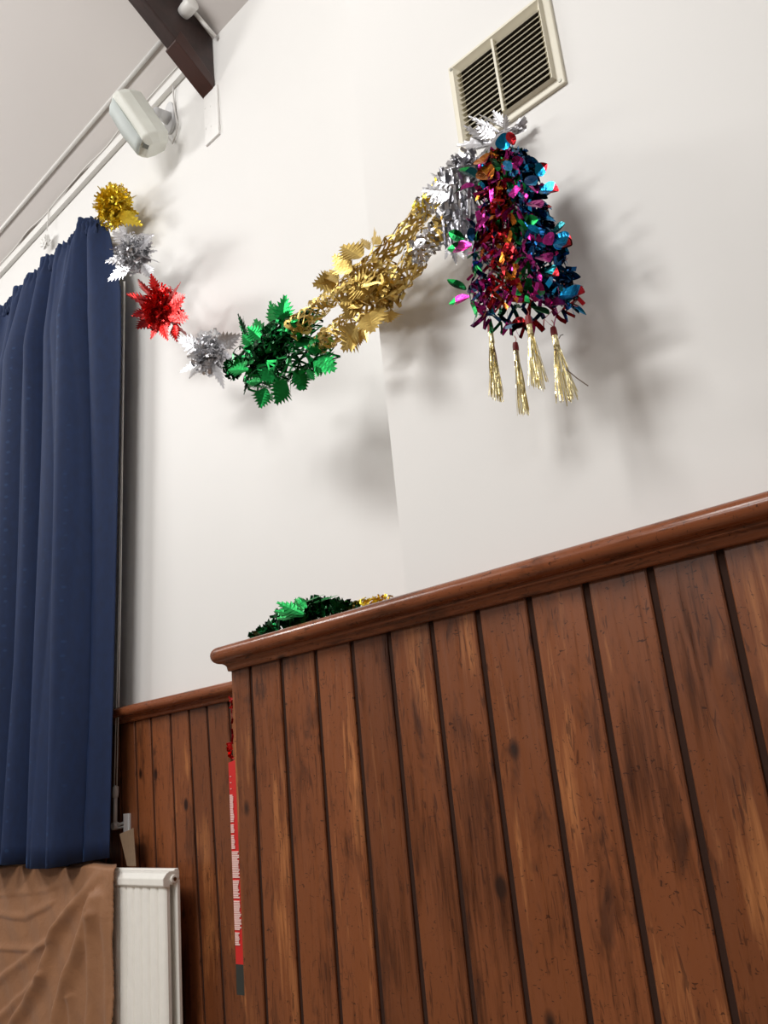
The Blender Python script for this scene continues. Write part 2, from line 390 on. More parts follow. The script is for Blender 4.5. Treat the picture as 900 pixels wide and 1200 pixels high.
# ------------------------------------------------------------------ air vent
vx0,vx1=-.966,-.669; vz0,vz1=EYE+1.385,EYE+1.648
root=empty('air_vent',((vx0+vx1)/2,BY,vz0)); tag(root,'square cream louvred air vent high on the white wall','vent')
w=MB(); t=.030; d=.020
q0=[(vx0,vz0),(vx1,vz0),(vx1,vz1),(vx0,vz1)]; q1=[(vx0+.024,vz0+.024),(vx1-.024,vz0+.024),(vx1-.024,vz1-.024),(vx0+.024,vz1-.024)]
w.add([(x,BY,z) for x,z in q0]+[(x,BY-.008,z) for x,z in q0]+[(x,BY-.008,z) for x,z in q1]+[(x,BY,z) for x,z in q1],[f for k in range(4) for f in((k,(k+1)%4,4+(k+1)%4,4+k),(4+k,4+(k+1)%4,8+(k+1)%4,8+k),(8+k,8+(k+1)%4,12+(k+1)%4,12+k))])
w.build('vent_frame',M['cream'],root,bevel=.003)
# bevelled hood inside the flange: four sloping faces going in
ix0,ix1,iz0,iz1=vx0+.022,vx1-.022,vz0+.022,vz1-.022; jj=.014
w=MB(); Yo=BY-.020; Yi=BY-.004
O=[(ix0,Yo,iz0),(ix1,Yo,iz0),(ix1,Yo,iz1),(ix0,Yo,iz1)]; I=[(ix0+jj,Yi,iz0+jj),(ix1-jj,Yi,iz0+jj),(ix1-jj,Yi,iz1-jj),(ix0+jj,Yi,iz1-jj)]; B=[(x+sx*-.004,BY-.006,z+sz*-.004) for (x,_,z),(sx,sz) in zip(O,((1,1),(-1,1),(-1,-1),(1,-1)))]
w.add(O+I+B,[(k,(k+1)%4,4+(k+1)%4,4+k) for k in range(4)]+[(k,(k+1)%4,8+(k+1)%4,8+k) for k in range(4)])
w.build('vent_hood',M['cream'],root)
w=MB(); w.box((ix0+.004,BY-.0045,iz0+.004),(ix1-.004,BY-.002,iz1-.004)); w.build('vent_shade_sheet',M['duct'],root)  # dark sheet painted as the duct's shade, the wall behind is solid
ns=13; h=(iz1-iz0-2*jj)/ns
for k in range(ns):
    z=iz0+jj+h*(k+.5); w=MB(); w.box((ix0+.006,-.0075,-.0010),(ix1-.006,.0075,.0010),None,Matrix.Rotation(.86,3,'X'),(0,BY-.012,z))
    w.build('vent_slat',M['cream'],root)
w=MB(); xm=ix0+(ix1-ix0)*.47; w.box((xm-.003,BY-.019,iz0+.006),(xm+.003,BY-.004,iz1-.006)); w.build('vent_mullion',M['cream'],root)
for x,z in((vx0+.01,vz1-.012),(vx1-.012,vz0+.012),(vx0+.01,vz0+.012),(vx1-.012,vz1-.012)):
    w=MB(); w.tube([(x,BY-.006,z),(x,BY-.0095,z)],.0042,n=10); w.build('screw',M['screw'],root)
# ------------------------------------------------------------------ curtain
root=empty('curtain',(-4.4,1.78,1.1)); tag(root,'long navy velvet curtain with gathered heading hanging at the left','curtain')
cb=[-3.43]          # fold valleys along the curtain (front path)
xs=-3.30; valleys=[-3.43,-3.60,-3.86,-4.00,-4.24,-4.40,-4.68,-4.95,-5.25,-5.6,-5.95,-6.3]
def curtain_mesh():
    mb=MB(); N=620; K=46; L0=-6.3
    zt=2.82+EYE; zb_=-.237+EYE
    vs=[]
    for j in range(K+1):
        tz=j/K; z=zt+(zb_-zt)*(tz**1.25); hgt=(zt-z)
        gather=max(0,1-hgt/.11); soft=max(0,1-hgt/.55)
        rightx=-3.40+.14*min(1,hgt/.5)-.10*max(0,(hgt-.8)/2.2)
        for i in range(N+1):
            s=i/N; x0=L0+(-3.30-L0)*s
            # drifting fold phase
            xx=x0+.03*math.sin(z*1.3+x0*3)*(1-gather)
            y=0
            # big rounded folds between valleys
            for a,b in zip(valleys,valleys[1:]):
                if b<=xx<=a:
                    u=(xx-b)/(a-b); y=-(math.sin(math.pi*u**.8)**.65)*(.13+.03*math.sin(a*9))
                    break
            else:
                if xx>valleys[0]:
                    u=max(0,(xx-valleys[0])/(-3.27-valleys[0])); ya=-(math.sin(math.pi*min(1,.12+.88*u))**.7)*.085; yb_=-.05*math.sin(math.pi*min(1,.3+u*.7))+.10*u; y=ya*(1-tz)+yb_*tz
            y*=1-.72*soft
            y+=-.014*math.sin(xx*41+1.5*math.sin(xx*7))*(.25+.9*soft)*(1-.5*gather)
            y+=gather*.014*math.sin(xx*165+math.sin(xx*40)*2)
            y+=.006*math.sin(xx*23+z*2.1)-.016*abs(math.sin(xx*13.5+.35*math.sin(z*1.7)))**.6*(1-.8*gather)
            x=x0
            if x0>-3.6:
                f=(x0+3.6)/.3; x=x0+(rightx+3.30)*f**1.3
                y=y*(1-f**3)+ f**4*.03
            zz=z
            if j==0: zz+=.010*math.sin(xx*165)+.012*math.sin(xx*14)
            if x0>-3.45 and j<4: zz-=.05*((x0+3.45)/.15)**2*(1-j/4)
            yy=1.775+y
            vs.append((x,min(yy,1.86),zz+(.012*math.sin(xx*9) if j==K else 0)))
    fs=[(j*(N+1)+i,j*(N+1)+i+1,(j+1)*(N+1)+i+1,(j+1)*(N+1)+i) for j in range(K) for i in range(N)]
    mb.add(vs,fs); return mb
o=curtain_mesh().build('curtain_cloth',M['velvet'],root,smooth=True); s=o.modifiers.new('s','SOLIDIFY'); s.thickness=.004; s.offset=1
# header frill band
mb=MB(); N=900; vs=[]
for j in range(5):
    for i in range(N+1):
        x=-6.3+(-3.41+6.3)*i/N; z=2.80+EYE-.022*j+.008*math.sin(x*14)+.005*math.sin(x*120+j)
        y=1.757-.017+.013*math.sin(x*165+math.sin(x*40)*2+.5*j)-(.006 if j in(1,3) else 0)
        if x>-3.52: z-=.04*((x+3.52)/.11)**2; y+=.03*((x+3.52)/.11)**2
        vs.append((x,y,z))
mb.add(vs,[(j*(N+1)+i,j*(N+1)+i+1,(j+1)*(N+1)+i+1,(j+1)*(N+1)+i) for j in range(4) for i in range(N)])
o=mb.build('heading_tape',M['velvet'],root,smooth=True); s=o.modifiers.new('s','SOLIDIFY'); s.thickness=.005
# track behind the heading
mb=MB(); mb.box((-6.3,1.80,2.74+EYE),(-3.46,1.825,2.77+EYE)); 
for x in(-3.5,-4.3,-5.2,-6.1): mb.box((x-.015,1.82,2.735+EYE),(x+.015,WY,2.775+EYE))
o=mb.build('curtain_track',M['white'],bevel=.002,loc=(-4.8,1.81,2.75+EYE)); tag(o,'white curtain track hidden behind the navy curtain heading','curtain track')
# cord with tensioner
root=empty('pull_cord',at(140,970,1.885)); tag(root,'white looped curtain cord with tensioner hanging beside the navy curtain','cord')
for dx in(0,1):
    w=MB(); w.tube([at(145+dx*1.2,330,1.84),at(143.2+dx*1.2,470,1.85),at(139.5+dx*1.8,700,1.86),at(133.9+dx*3,925,1.865)],.003,n=6); w.build('cord_strand',M['cord'],root,smooth=True)
w=MB(); a,b=at(135.6,922,1.865),at(135.2,934,1.865); w.tube([a+Vector((0,0,.006)),a,(a+b)/2,b,b-Vector((0,0,.004))],.01,n=14,radii=[.006,.012,.013,.012,.008]); w.build('cord_weight',M['white2'],root,smooth=True)
w=MB(); c=at(135,968,1.865); w.tube([b,c],.0085,n=14); w.build('tensioner_tube',M['white2'],root,smooth=True)
w=MB(); w.tube([c+Vector((-.0,-.012,0)),c+Vector((0,.012,0))],.015,n=18); w.tube([c,c+Vector((.05,.02,.012))],.006,n=8); w.tube([c-Vector((0,0,.01)),c+Vector((.05,.02,-.004))],.004,n=8)
e=c+Vector((.052,.0,.005)); w.box((e.x-.003,1.875,e.z-.03),(e.x+.003,1.9,e.z+.04)); w.box((e.x-.012,1.893,e.z-.03),(e.x+.012,1.9,e.z+.04)); w.build('tensioner_bracket',M['white2'],root)
# crumpled white hook-tag on trunking
q=at(53,283,1.88); root=empty('paper_scrap',at(56,262,1.88)); tag(root,'small crumpled white scrap hanging below the trunking above the curtain','scrap')
w=MB(); w.tube([at(57,243,1.895),at(57,250,1.885),at(56,262,1.885),at(55,270,1.88)],.003,n=6); w.build('string',M['cord'],root)
bm=bmesh.new(); bmesh.ops.create_icosphere(bm,subdivisions=3,radius=.045)
rr=random.Random(3)
for v in bm.verts: v.co*=1+rr.uniform(-.32,.25); v.co.x*=.95; v.co.y*=.45; v.co.z*=1.0
me=bpy.data.meshes.new('crumpled_paper'); bm.transform(Matrix.Translation(q)); bm.to_mesh(me); bm.free(); me.materials.append(M['white'])
o=bpy.data.objects.new('crumpled_paper',me); C.objects.link(o); o.parent=root; o.matrix_parent_inverse=Matrix.Translation(root.location).inverted()
# ------------------------------------------------------------------ radiator
rx1=-2.887; rx0=-4.95; rzt=-.262+EYE; rzb=.15; yf=1.765; yb=1.824
root=empty('radiator',((rx0+rx1)/2,1.8,0)); tag(root,'white double panel radiator with fluted front below the curtain','radiator')
def flute(mb,y,sgn,x0,x1,z0,z1,th):
    nseg=int((x1-x0)/.055); pitch=(x1-x0)/nseg; sec=[]
    for k in range(nseg):
        for u,dd in((0,.008),(.12,.003),(.28,0),(.72,0),(.88,.003)): sec.append((x0+(k+u)*pitch,dd))
    sec.append((x1,.008)); sec=[(x,y+sgn*d_) for x,d_ in sec]
    back=[(x1,y+sgn*th),(x0,y+sgn*th)]; ring=sec+back; n=len(ring)
    vs=[(x,yy,z0) for x,yy in ring]+[(x,yy,z1) for x,yy in ring]
    mb.add(vs,[(i,(i+1)%n,n+(i+1)%n,n+i) for i in range(n)]+[tuple(range(n)),tuple(range(n,2*n))])
mb=MB(); flute(mb,yf+.001,1,rx0,rx1-.006,rzb+.03,rzt-.05,.020); mb.build('front_panel',M['enamel'],root)
mb=MB(); mb.box((rx0,yb-.016,rzb+.03),(rx1+.006,yb-.002,rzt-.04)); mb.build('rear_panel',M['enamel'],root,bevel=.003)
def header(z0,z1,nm):
    mb=MB(); pr=[(yf-.004,z0+.004),(yf-.010,z0+.010),(yf-.010,z0+.034),(yf+.004,z1-.008),(yf+.016,z1-.002),(yb-.024,z1-.002),(yb-.020,z1+.004),(yb-.004,z1+.004),(yb,z1-.006),(yb,z0+.004),(yb-.016,z0-.006),(yb-.024,z0+.010),(yf+.020,z0+.010),(yf+.018,z0)]
    n=len(pr); mb.add([(rx0,y,z) for y,z in pr]+[(rx1,y,z) for y,z in pr],[(i,(i+1)%n,n+(i+1)%n,n+i) for i in range(n)]+[tuple(range(n)),tuple(range(n,2*n))]); return mb.build(nm,M['enamel'],root,bevel=.003)
header(rzt-.062,rzt-.004,'top_header'); header(rzb,rzb+.055,'bottom_header')
mb=MB(); zc=rzt-.034; yc=(yf+yb)/2+.004; mb.tube([(rx1-.01,yc,zc),(rx1+.008,yc,zc)],.014,n=20); pl=mb.build('end_plug',M['enamel'],root,bevel=.002)
mb=MB(); mb.tube([(rx1+.006,yc,zc),(rx1+.010,yc,zc)],.0065,n=12); mb.build('plug_screw',M['plug'],pl)
for x in(rx1-.25,rx0+.25):
    for q_ in(((x-.02,yb-.004,.5),(x+.02,1.9,.56)),((x-.015,yf+.02,0),(x+.015,yb-.02,rzb+.01))):
        mb=MB(); mb.box(*q_); mb.build('foot' if q_[0][2]<.1 else 'wall_bracket',M['enamel'],root)
# brown cloth over the radiator
def project(p):
    v=Vector(p)-Vector((0,0,EYE)); d_=v.dot(fwd); return 450+994*v.dot(right)/d_, 600-994*v.dot(up)/d_
def pdist(x,y,pl):
    best=1e9; sg=1
    for (x0_,y0_),(x1_,y1_) in zip(pl,pl[1:]):
        dx,dy=x1_-x0_,y1_-y0_; t=max(0,min(1,((x-x0_)*dx+(y-y0_)*dy)/(dx*dx+dy*dy)))
        qx,qy=x0_+dx*t-x,y0_+dy*t-y; d_=math.hypot(qx,qy)
        if d_<best: best=d_; sg=1 if (dx*(y-y0_)-dy*(x-x0_))>0 else -1
    return best,sg
def crop(pts): return [(a/3.75,900+b/3.75) for a,b in pts]
FOLDS=[(crop([(435,460),(380,540),(270,700),(225,820),(190,930),(60,1130)]),3.0,.030),(crop([(430,560),(385,740),(330,880),(290,1010),(270,1140)]),3.2,.034),
 (crop([(430,640),(420,760),(410,930),(400,1140)]),2.6,.016),(crop([(290,640),(250,730),(150,810),(0,930)]),2.4,.012),(crop([(0,640),(120,660),(230,600)]),2.2,.008),
 (crop([(480,470),(470,700),(480,1140)]),2.4,.006),(crop([(0,790),(150,800),(240,760)]),2.0,.008),(crop([(0,560),(200,540),(330,490)]),2.2,.006),(crop([(200,900),(100,1000),(0,1100)]),2.6,.012),(crop([(330,1000),(330,1140)]),2,.010)]
def clothmesh():
    mb=MB(); NX,NZ=220,150; xr=-3.20; xl=-5.2; vs=[]
    topz=rzt+.014
    rr=random.Random(5)
    rag=[rr.uniform(-.004,.004) for _ in range(NZ+40)]
    for j in range(NZ+1):
        for i in range(NX+1):
            s=i/NX; x=xl+(xr-xl)*s
            # profile: starts on rear, over the top, down the front
            u=j/NZ*1.05
            if u<.06: y=yb+.005-(u/.06)*(yb-yf+.018); z=topz+.006*math.sin(x*18); 
            else: y=yf-.026; z=topz-(u-.06)*1.0+.004*math.sin(x*18)*max(0,1-(u-.06)*8)
            if .05<u<.075: z-=.002
            dpt=max(0,u-.06)
            px_,py_=project((x,y,z)); amp=min(1,dpt*7)
            f=0
            for pl,wd,am in FOLDS:
                dd,sg=pdist(px_,py_,pl); wdd=wd*(1.0 if sg>0 else 2.6)
                f+=am*math.exp(-(dd/wdd)**2)
            y-=amp*(f+.006*math.sin(x*9+dpt*5)+.003*math.sin(x*31-dpt*22))+.008*min(1,dpt*6)
            if u<.06: x-=1.83*(y-yf+.02)*s
            if i>NX-4: x+=rag[j]*(1 if i==NX else .4); x-=.012*dpt
            vs.append((x,y,z))
    mb.add(vs,[(j*(NX+1)+i,j*(NX+1)+i+1,(j+1)*(NX+1)+i+1,(j+1)*(NX+1)+i) for j in range(NZ) for i in range(NX)]); return mb
o=clothmesh().build('cloth_cover',M['cloth'],smooth=True,loc=(-4.2,yf,rzt)); s=o.modifiers.new('s','SOLIDIFY'); s.thickness=.003; s.offset=1
tag(o,'creased brown cloth draped over the radiator','cloth')
# leaning offcut board
A,B,Cc,D=at(140,977.5,1.83),at(156.5,970.5,1.83),at(159.5,1014,1.83),at(149,1014,1.83)
D.z=Cc.z=rzt+.003; w=MB(); tk=Vector((-.020,.012,0))
w.add([A,B,Cc,D,A+tk,B+tk,Cc+tk,D+tk],[(0,1,2,3),(7,6,5,4),(1,2,6,5),(2,3,7,6)],M['brown_board'])
w.add([A,D,D+tk,A+tk,B,B+tk],[(0,1,2,3),(0,3,5,4)],M['board_edge'])
o=w.build('board_offcut',loc=D); tag(o,'small brown board offcut leaning on top of the white radiator','board')
# red printed strip at the end of the front panelling
root=empty('printed_strip',(-1.95,1.43,.69)); tag(root,'narrow red printed strip with a black end hanging at the panelling corner','strip')
def stripbox(mb,za,zb2,xa,ya,xb,yb2,m,slant=0):
    t=Vector((.0,.0016,0))
    vs=[Vector((xa,ya,za)),Vector((xb,yb2,za)),Vector((xb,yb2,zb2)),Vector((xa,ya,zb2-slant))]
    mb.add(vs+[v+t for v in vs],[(0,1,2,3),(7,6,5,4),(0,1,5,4),(1,2,6,5),(2,3,7,6),(3,0,4,7)],m)
zt_=at(272,888,1.42).z; zm=at(281,1130,1.42).z; zbk=at(283,1166,1.42).z
w=MB(); stripbox(w,zm,zt_,-1.992,1.418,-1.936,1.424,M['red_card'],.012); w.build('red_strip',None,root)
w=MB(); stripbox(w,zbk,zm,-1.992,1.417,-1.936,1.424,M['black_tape']); w.build('black_end',None,root)
w=MB(); rr=random.Random(2); z=zt_-.045
for k in range(3): stripbox(w,z-.004,z-.002,-1.985,1.4165,-1.981,1.417,M['pink_print']); z-=.016
z=zt_-.095
while z>zm+.045:
    blk=rr.random()
    L_=rr.uniform(.02,.07); zz=z-L_; wd=rr.uniform(.012,.030)
    while z>zz and z>zm+.045:
        ww=wd*rr.uniform(.75,1.1); stripbox(w,z-.0032,z,-1.990,1.4165,-1.990+ww,1.4172+.003*ww/.05,M['pink_print']); z-=.0044
    z-=.005
w.build('printed_text',None,root)
# ------------------------------------------------------------------ foil shapes
RD=random.Random(11)
def rv(s=1): return Vector((RD.gauss(0,s),RD.gauss(0,s),RD.gauss(0,s)))
def leaf(mb,base,tip,wid,m,nrm=None,teeth=7,tl=.28,shape='leaf',fold=.15,curl=.1,m2=None):
    """serrated foil leaf from base to tip; spine folded, edge cut to teeth"""
    ax=tip-base; Ln=ax.length; ax=ax.normalized()
    if nrm is None: nrm=-VIEW+rv(.45)
    side=ax.cross(nrm).normalized(); nn=side.cross(ax).normalized()
    def Wf(u):
        if shape=='leaf': return (.30+.70*(u/.42)**.8) if u<.42 else max(.05,1-.95*((u-.42)/.58)**1.05)
        if shape=='fan': return .25+.85*math.sin(math.pi*min(1,.55*u+.02)) if u<.9 else .6
        return math.sin(math.pi*min(.98,max(.04,u*.93+.05)))**.8     # petal
    n=teeth*2 if teeth else 10; L_=[];Rr=[];Sp=[]
    for i in range(n+1):
        u=i/n; hw=Wf(u)*wid/2; out=1.0; adv=0
        if teeth: 
            if i%2==1: out=1.16; adv=Ln*.11
            else: out=1-tl
        c=nn*(curl*Ln*u*u)
        p=base+ax*(Ln*u)+c; Sp.append(p)
        L_.append(p+side*hw*out+ax*adv+nn*fold*hw); Rr.append(p-side*hw*out+ax*adv+nn*fold*hw)
    vs=Sp+L_+Rr; k=n+1
    half=int(n*.75)
    for a,b in((0,half),(half,n)):
        fs=[]
        for i in range(a,b): fs+=[(i,i+1,k+i+1,k+i),(i+1,i,2*k+i,2*k+i+1)]
        mb.add(vs,fs,m if a==0 or m2 is None else m2)
def ribbon(mb,a,b,w,m,nrm=None):
    d=(b-a); 
    if d.length<1e-5: return
    if nrm is None: nrm=rv()
    s=d.cross(nrm).normalized()*w/2; mid=(a+b)/2+rv(.15)*w
    mb.add([a-s,a+s,mid+s,mid-s,b-s,b+s],[(0,1,2,3),(3,2,5,4)],m)
def shard(mb,p,size,m):
    a=rv().normalized(); b=a.cross(rv()).normalized(); l=size*RD.uniform(.6,1.4); w=size*RD.uniform(.25,.6)
    c=a.cross(b)*size*RD.uniform(-.4,.4)
    mb.add([p-a*l-b*w,p-a*l+b*w,p+b*w+c,p-b*w+c,p+a*l-b*w,p+a*l+b*w],[(0,1,2,3),(3,2,5,4)],m)
def lattice(mb,path,rad,m,rings=14,seg=7,w=.004,jit=.25,flat=1.0,plates=True):
    pts=[Vector(p) for p in path]; tot=[0]
    for a,b in zip(pts,pts[1:]): tot.append(tot[-1]+(b-a).length)
    def pos(t):
        t*=tot[-1]
        for i in range(len(pts)-1):
            if t<=tot[i+1]+1e-9:
                f=(t-tot[i])/(tot[i+1]-tot[i]); return pts[i].lerp(pts[i+1],f),(pts[i+1]-pts[i]).normalized()
        return pts[-1],(pts[-1]-pts[-2]).normalized()
    G=[]; ms=m if isinstance(m,(list,tuple)) else [m]
    for j in range(rings+1):
        t=j/rings; c,ax=pos(t); u=ax.cross(Vector((.1,.2,1))).normalized(); v=ax.cross(u)
        r=(rad(t) if callable(rad) else rad)*(1.08 if j%2 else .86)
        row=[]
        for k in range(seg):
            a=2*math.pi*(k+.5*(j%2))/seg+.25*math.sin(j)
            row.append(c+(u*math.cos(a)*flat+v*math.sin(a))*r*(1+RD.uniform(-jit,jit)*.5)+ax*RD.uniform(-jit,jit)*tot[-1]/rings*.6)
        G.append((row,c))
    for j in range(rings):
        for k in range(seg):
            k2=(k+(1 if j%2 else -1))%seg; mm=RD.choice(ms)
            for kk in(k,k2):
                a=G[j][0][k]; b=G[j+1][0][kk]; out=(a-G[j][1]).normalized()+rv(.35)
                ribbon(mb,a,b,w*RD.uniform(.8,1.5),mm,out)
            if plates and RD.random()<.55: ribbon(mb,G[j][0][k],G[j][0][(k+1)%seg],w*RD.uniform(1,2.2),mm,(G[j][0][k]-G[j][1])+rv(.02))
def cluster(mb,c,ax,r,m,n=180,size=.012):
    ms=m if isinstance(m,(list,tuple)) else [m]
    for _ in range(n):
        d=rv().normalized()*(RD.random()**.5); p=c+Vector((d.x*r[0],d.y*r[1],d.z*r[2])); shard(mb,p,size,RD.choice(ms))
def pleats(mb,c,r,n,m,teeth=6,jag=.2,layers=3):
    """honeycomb rosette: radial toothed blades standing out from the core"""
    ms=m if isinstance(m,(list,tuple)) else [m]
    for _ in range(n):
        d=rv().normalized(); L_=r*RD.uniform(.55,1.0)
        leaf(mb,c+d*r*.12,c+Vector((d.x,d.y,d.z))*L_,r*RD.uniform(.35,.6),RD.choice(ms),nrm=rv(),teeth=teeth,tl=.35,fold=RD.uniform(-.3,.5),curl=RD.uniform(-.2,.2))
G=empty('foil_garland',at(300,420,1.6)); tag(G,'long foil garland of gold, silver, red and green rosettes strung across the corner','garland')
def px_scale(Y,x,y): 
    r=ray(x,y); return Y/r.y           # metres per pixel at that place
def rosette(cx,cy,rp,Y,key,name_label,leaves=(),nb=34,lw=.45,ns=650,extra=(),ball=True,size=.010,bl=.30,flat=None):
    c=at(cx,cy,Y); s=px_scale(Y,cx,cy); r=rp*s
    ms=[F[k] for k in ([key] if isinstance(key,str) else key)]
    body=MB()
    cluster(body,c,None,(r*.95,r*.6,r*.95),ms+[F[k] for k in extra],ns,size)
    bo=body.build('foil_rosette',None,G); bo['label']=name_label
    lf=MB()
    if ball: pleats(lf,c,r*1.0,nb,ms+[F[k] for k in extra],teeth=6)
    for (bx,by,tx,ty,w_,dy) in leaves:
        a=at(bx,by,Y-.01); b=at(tx,ty,Y+dy)
        leaf(lf,a,b,w_*s*1.35,ms[0],teeth=8,tl=.30,fold=RD.uniform(.0,.25),curl=RD.uniform(-.08,.12))
    lo=lf.build('leaf_fringe',None,bo); lo.matrix_parent_inverse=Matrix.Identity(4); lo.matrix_parent_inverse=(Matrix.Translation(G.location).inverted()).inverted()@Matrix.Translation(G.location).inverted()
    return bo
rosette(134,243,29,1.79,'goldb','bright gold section at the curtain end',nb=110,ns=1300,size=.009,
  leaves=[(140,235,128,212,14,0),(135,240,160,232,14,0),(125,250,103,262,14,0),(140,250,163,262,14,0),(130,240,112,228,12,0)])
rosette(157,297,27,1.70,'silver','silver section below the bright gold one',nb=90,ns=900,size=.009,
  leaves=[(157,297,129,308,14,0),(157,305,129,328,15,-.02),(160,290,184,277,15,0),(160,300,186,304,16,0),(150,290,133,272,13,0),(150,285,140,265,10,0),(168,310,178,326,12,0)])
rosette(188,362,30,1.70,'red','red section',nb=60,extra=(),
  leaves=[(195,360,212,331,20,0),(196,365,221,348,18,-.02),(196,370,222,372,18,0),(200,378,224,392,16,0),(185,375,175,397,14,0),(190,375,196,398,14,0),(180,370,160,386,14,0),(182,360,155,344,14,0),(180,365,158,368,13,0),(178,350,162,328,10,0),(184,345,178,324,10,0),(205,380,207,400,11,0)])
rosette(246,414,29,1.68,'silver','silver section between the red and green ones',nb=50,
  leaves=[(240,412,207,396,18,0),(240,418,214,436,10,0),(250,425,262,455,9,-.02),(235,425,222,444,7,0),(255,405,282,392,16,0),(252,405,270,392,10,0),(240,400,236,387,12,0),(250,420,247,438,14,0),(262,415,280,425,12,0)])
# green
YG=1.50
gl=[]
for a,b,c,d,w_ in ((455,270,475,40,17),(400,280,375,110,12),(335,400,262,240,17),(300,370,195,280,15),(230,420,155,335,13),(235,545,170,470,14),(190,560,60,560,17),(200,600,45,600,12),(600,430,640,335,18),(700,520,858,605,21),(560,600,625,745,17),(640,600,690,670,10),(475,680,415,850,20),(330,740,290,885,17),(400,610,290,680,14),(330,560,285,640,12),(290,690,205,690,13),(300,700,240,715,12),(720,560,730,660,5),(520,700,520,770,12),(600,720,590,755,9),(470,250,500,160,12),(440,240,400,110,8),(290,300,240,245,11),(380,770,378,835,5)):
    gl.append((260+a*.1556,340+b*.1556,260+c*.1556,340+d*.1556,w_,RD.uniform(-.06,.03)))
rosette(322,412,30,YG,('green','dgreen'),'green section',nb=16,leaves=[],ns=260,extra=('dgreen',))
s=px_scale(YG,330,410)
gm=MB()
for g in gl:
    a=at(g[0],g[1],YG-.03); b=at(g[2],g[3],YG+g[5]); leaf(gm,a,b,g[4]*s*1.5,F['green'],nrm=-VIEW+Vector((RD.uniform(-.25,.1),0,RD.uniform(0,.35))),teeth=8,tl=.3,fold=RD.uniform(0,.2),curl=RD.uniform(-.05,.08))
for _ in range(26):
    a_=RD.uniform(0,6.28); c=at(305+RD.uniform(-25,25),412+RD.uniform(-25,25),YG); d=Vector((math.cos(a_),RD.uniform(-.5,.5),math.sin(a_)))
    leaf(gm,c,c+d*s*RD.uniform(22,32),s*14,F['dgreen'],nrm=rv(),teeth=7,tl=.35)
gs=gm.build('green_leaf_fringe',None,G)
gm=MB()
for (x0,y0,x1,y1,r0) in((285,425,358,382,15),(295,445,385,412,14),(300,400,372,372,12)):
    lattice(gm,[at(x0,y0,YG+.02),at((x0+x1)/2,(y0+y1)/2,YG-.02),at(x1,y1,YG)],r0*s,[F['green'],F['dgreen'],F['dgreen']],rings=15,seg=9,w=.0062,jit=.5)
cluster(gm,at(272,433,YG+.03),None,(.035,.03,.03),[F['dgreen']],140,.012)
cluster(gm,at(305,418,YG+.03),None,(.07,.03,.07),[F['dgreen'],F['dgreen'],F['green']],230,.011)
gm.build('green_lattice',None,G)['label']='green cut foil netting'
# gold
YO=1.33; s=px_scale(YO,430,340)
gm=MB()
up_=[at(348,382,YG-.03),at(372,362,1.44),at(400,340,1.38),at(428,316,YO),at(455,293,1.32),at(480,268,1.32),at(498,246,1.32)]
lo_=[at(374,404,YG-.03),at(400,384,1.42),at(425,364,1.37),at(450,345,1.34),at(470,325,1.33),at(490,302,1.32)]
lattice(gm,up_,lambda t:(12.5-2*t)*s,[F['gold']],rings=30,seg=8,w=.0045,jit=.3)
lattice(gm,lo_,lambda t:(11.5+3*t)*s,[F['gold']],rings=24,seg=8,w=.0045,jit=.3)
mid=[at(405,345,YO-.02),at(440,335,YO-.04),at(468,318,YO-.02)]
lattice(gm,mid,15*s,[F['gold']],rings=14,seg=8,w=.006,jit=.6)
for pth,r0 in(([at(344,386,YG-.03),at(356,375,YG-.04)],13),([at(370,408,YG-.03),at(384,398,YG-.04)],12)):
    lattice(gm,pth,r0*s*1.1,[F['gold'],F['green']],rings=4,seg=9,w=.007,jit=.4)
bo=gm.build('gold_lattice',None,G); bo['label']='gold cut foil netting in two strands'
gm=MB()
for a,b,c,d,w_,sh in ((300,400,150,420,20,'l'),(310,400,225,325,10,'l'),(320,380,262,320,9,'l'),(400,330,290,225,20,'l'),(470,235,345,165,26,'l'),(520,185,470,95,9,'l'),(545,170,560,75,22,'l'),(600,145,530,95,9,'l'),(390,300,300,300,14,'l'),(520,440,400,400,30,'l'),(500,520,335,530,24,'l'),(430,620,350,560,16,'l'),(440,690,355,840,24,'l'),(470,700,460,810,8,'l'),(480,690,505,790,6,'l'),(430,700,400,845,12,'l'),(520,600,555,750,26,'l'),(640,590,655,660,20,'l'),(560,300,600,260,16,'l'),(500,270,560,250,14,'l'),(600,500,700,480,16,'l'),(600,450,660,400,14,'l'),(530,430,460,380,16,'l'),(600,560,560,640,14,'l'),(560,420,520,330,20,'l'),(650,400,700,350,14,'l'),(470,560,380,500,14,'l')):
    f=.1778
    aa=at(340+a*f,260+b*f,YO-.03+RD.uniform(-.02,.02)); bb=at(340+c*f,260+d*f,YO-.03+RD.uniform(-.05,.03))
    leaf(gm,aa,bb,w_*s*1.5,F['gold'],nrm=-VIEW+rv(.15)+Vector((-.1,0,.2)),teeth=8,tl=.30,fold=RD.uniform(0,.2),curl=RD.uniform(-.1,.1))
cluster(gm,at(452,345,YO),None,(.05,.04,.05),[F['gold']],160,.010)
gm.build('gold_leaf_fringe',None,G)
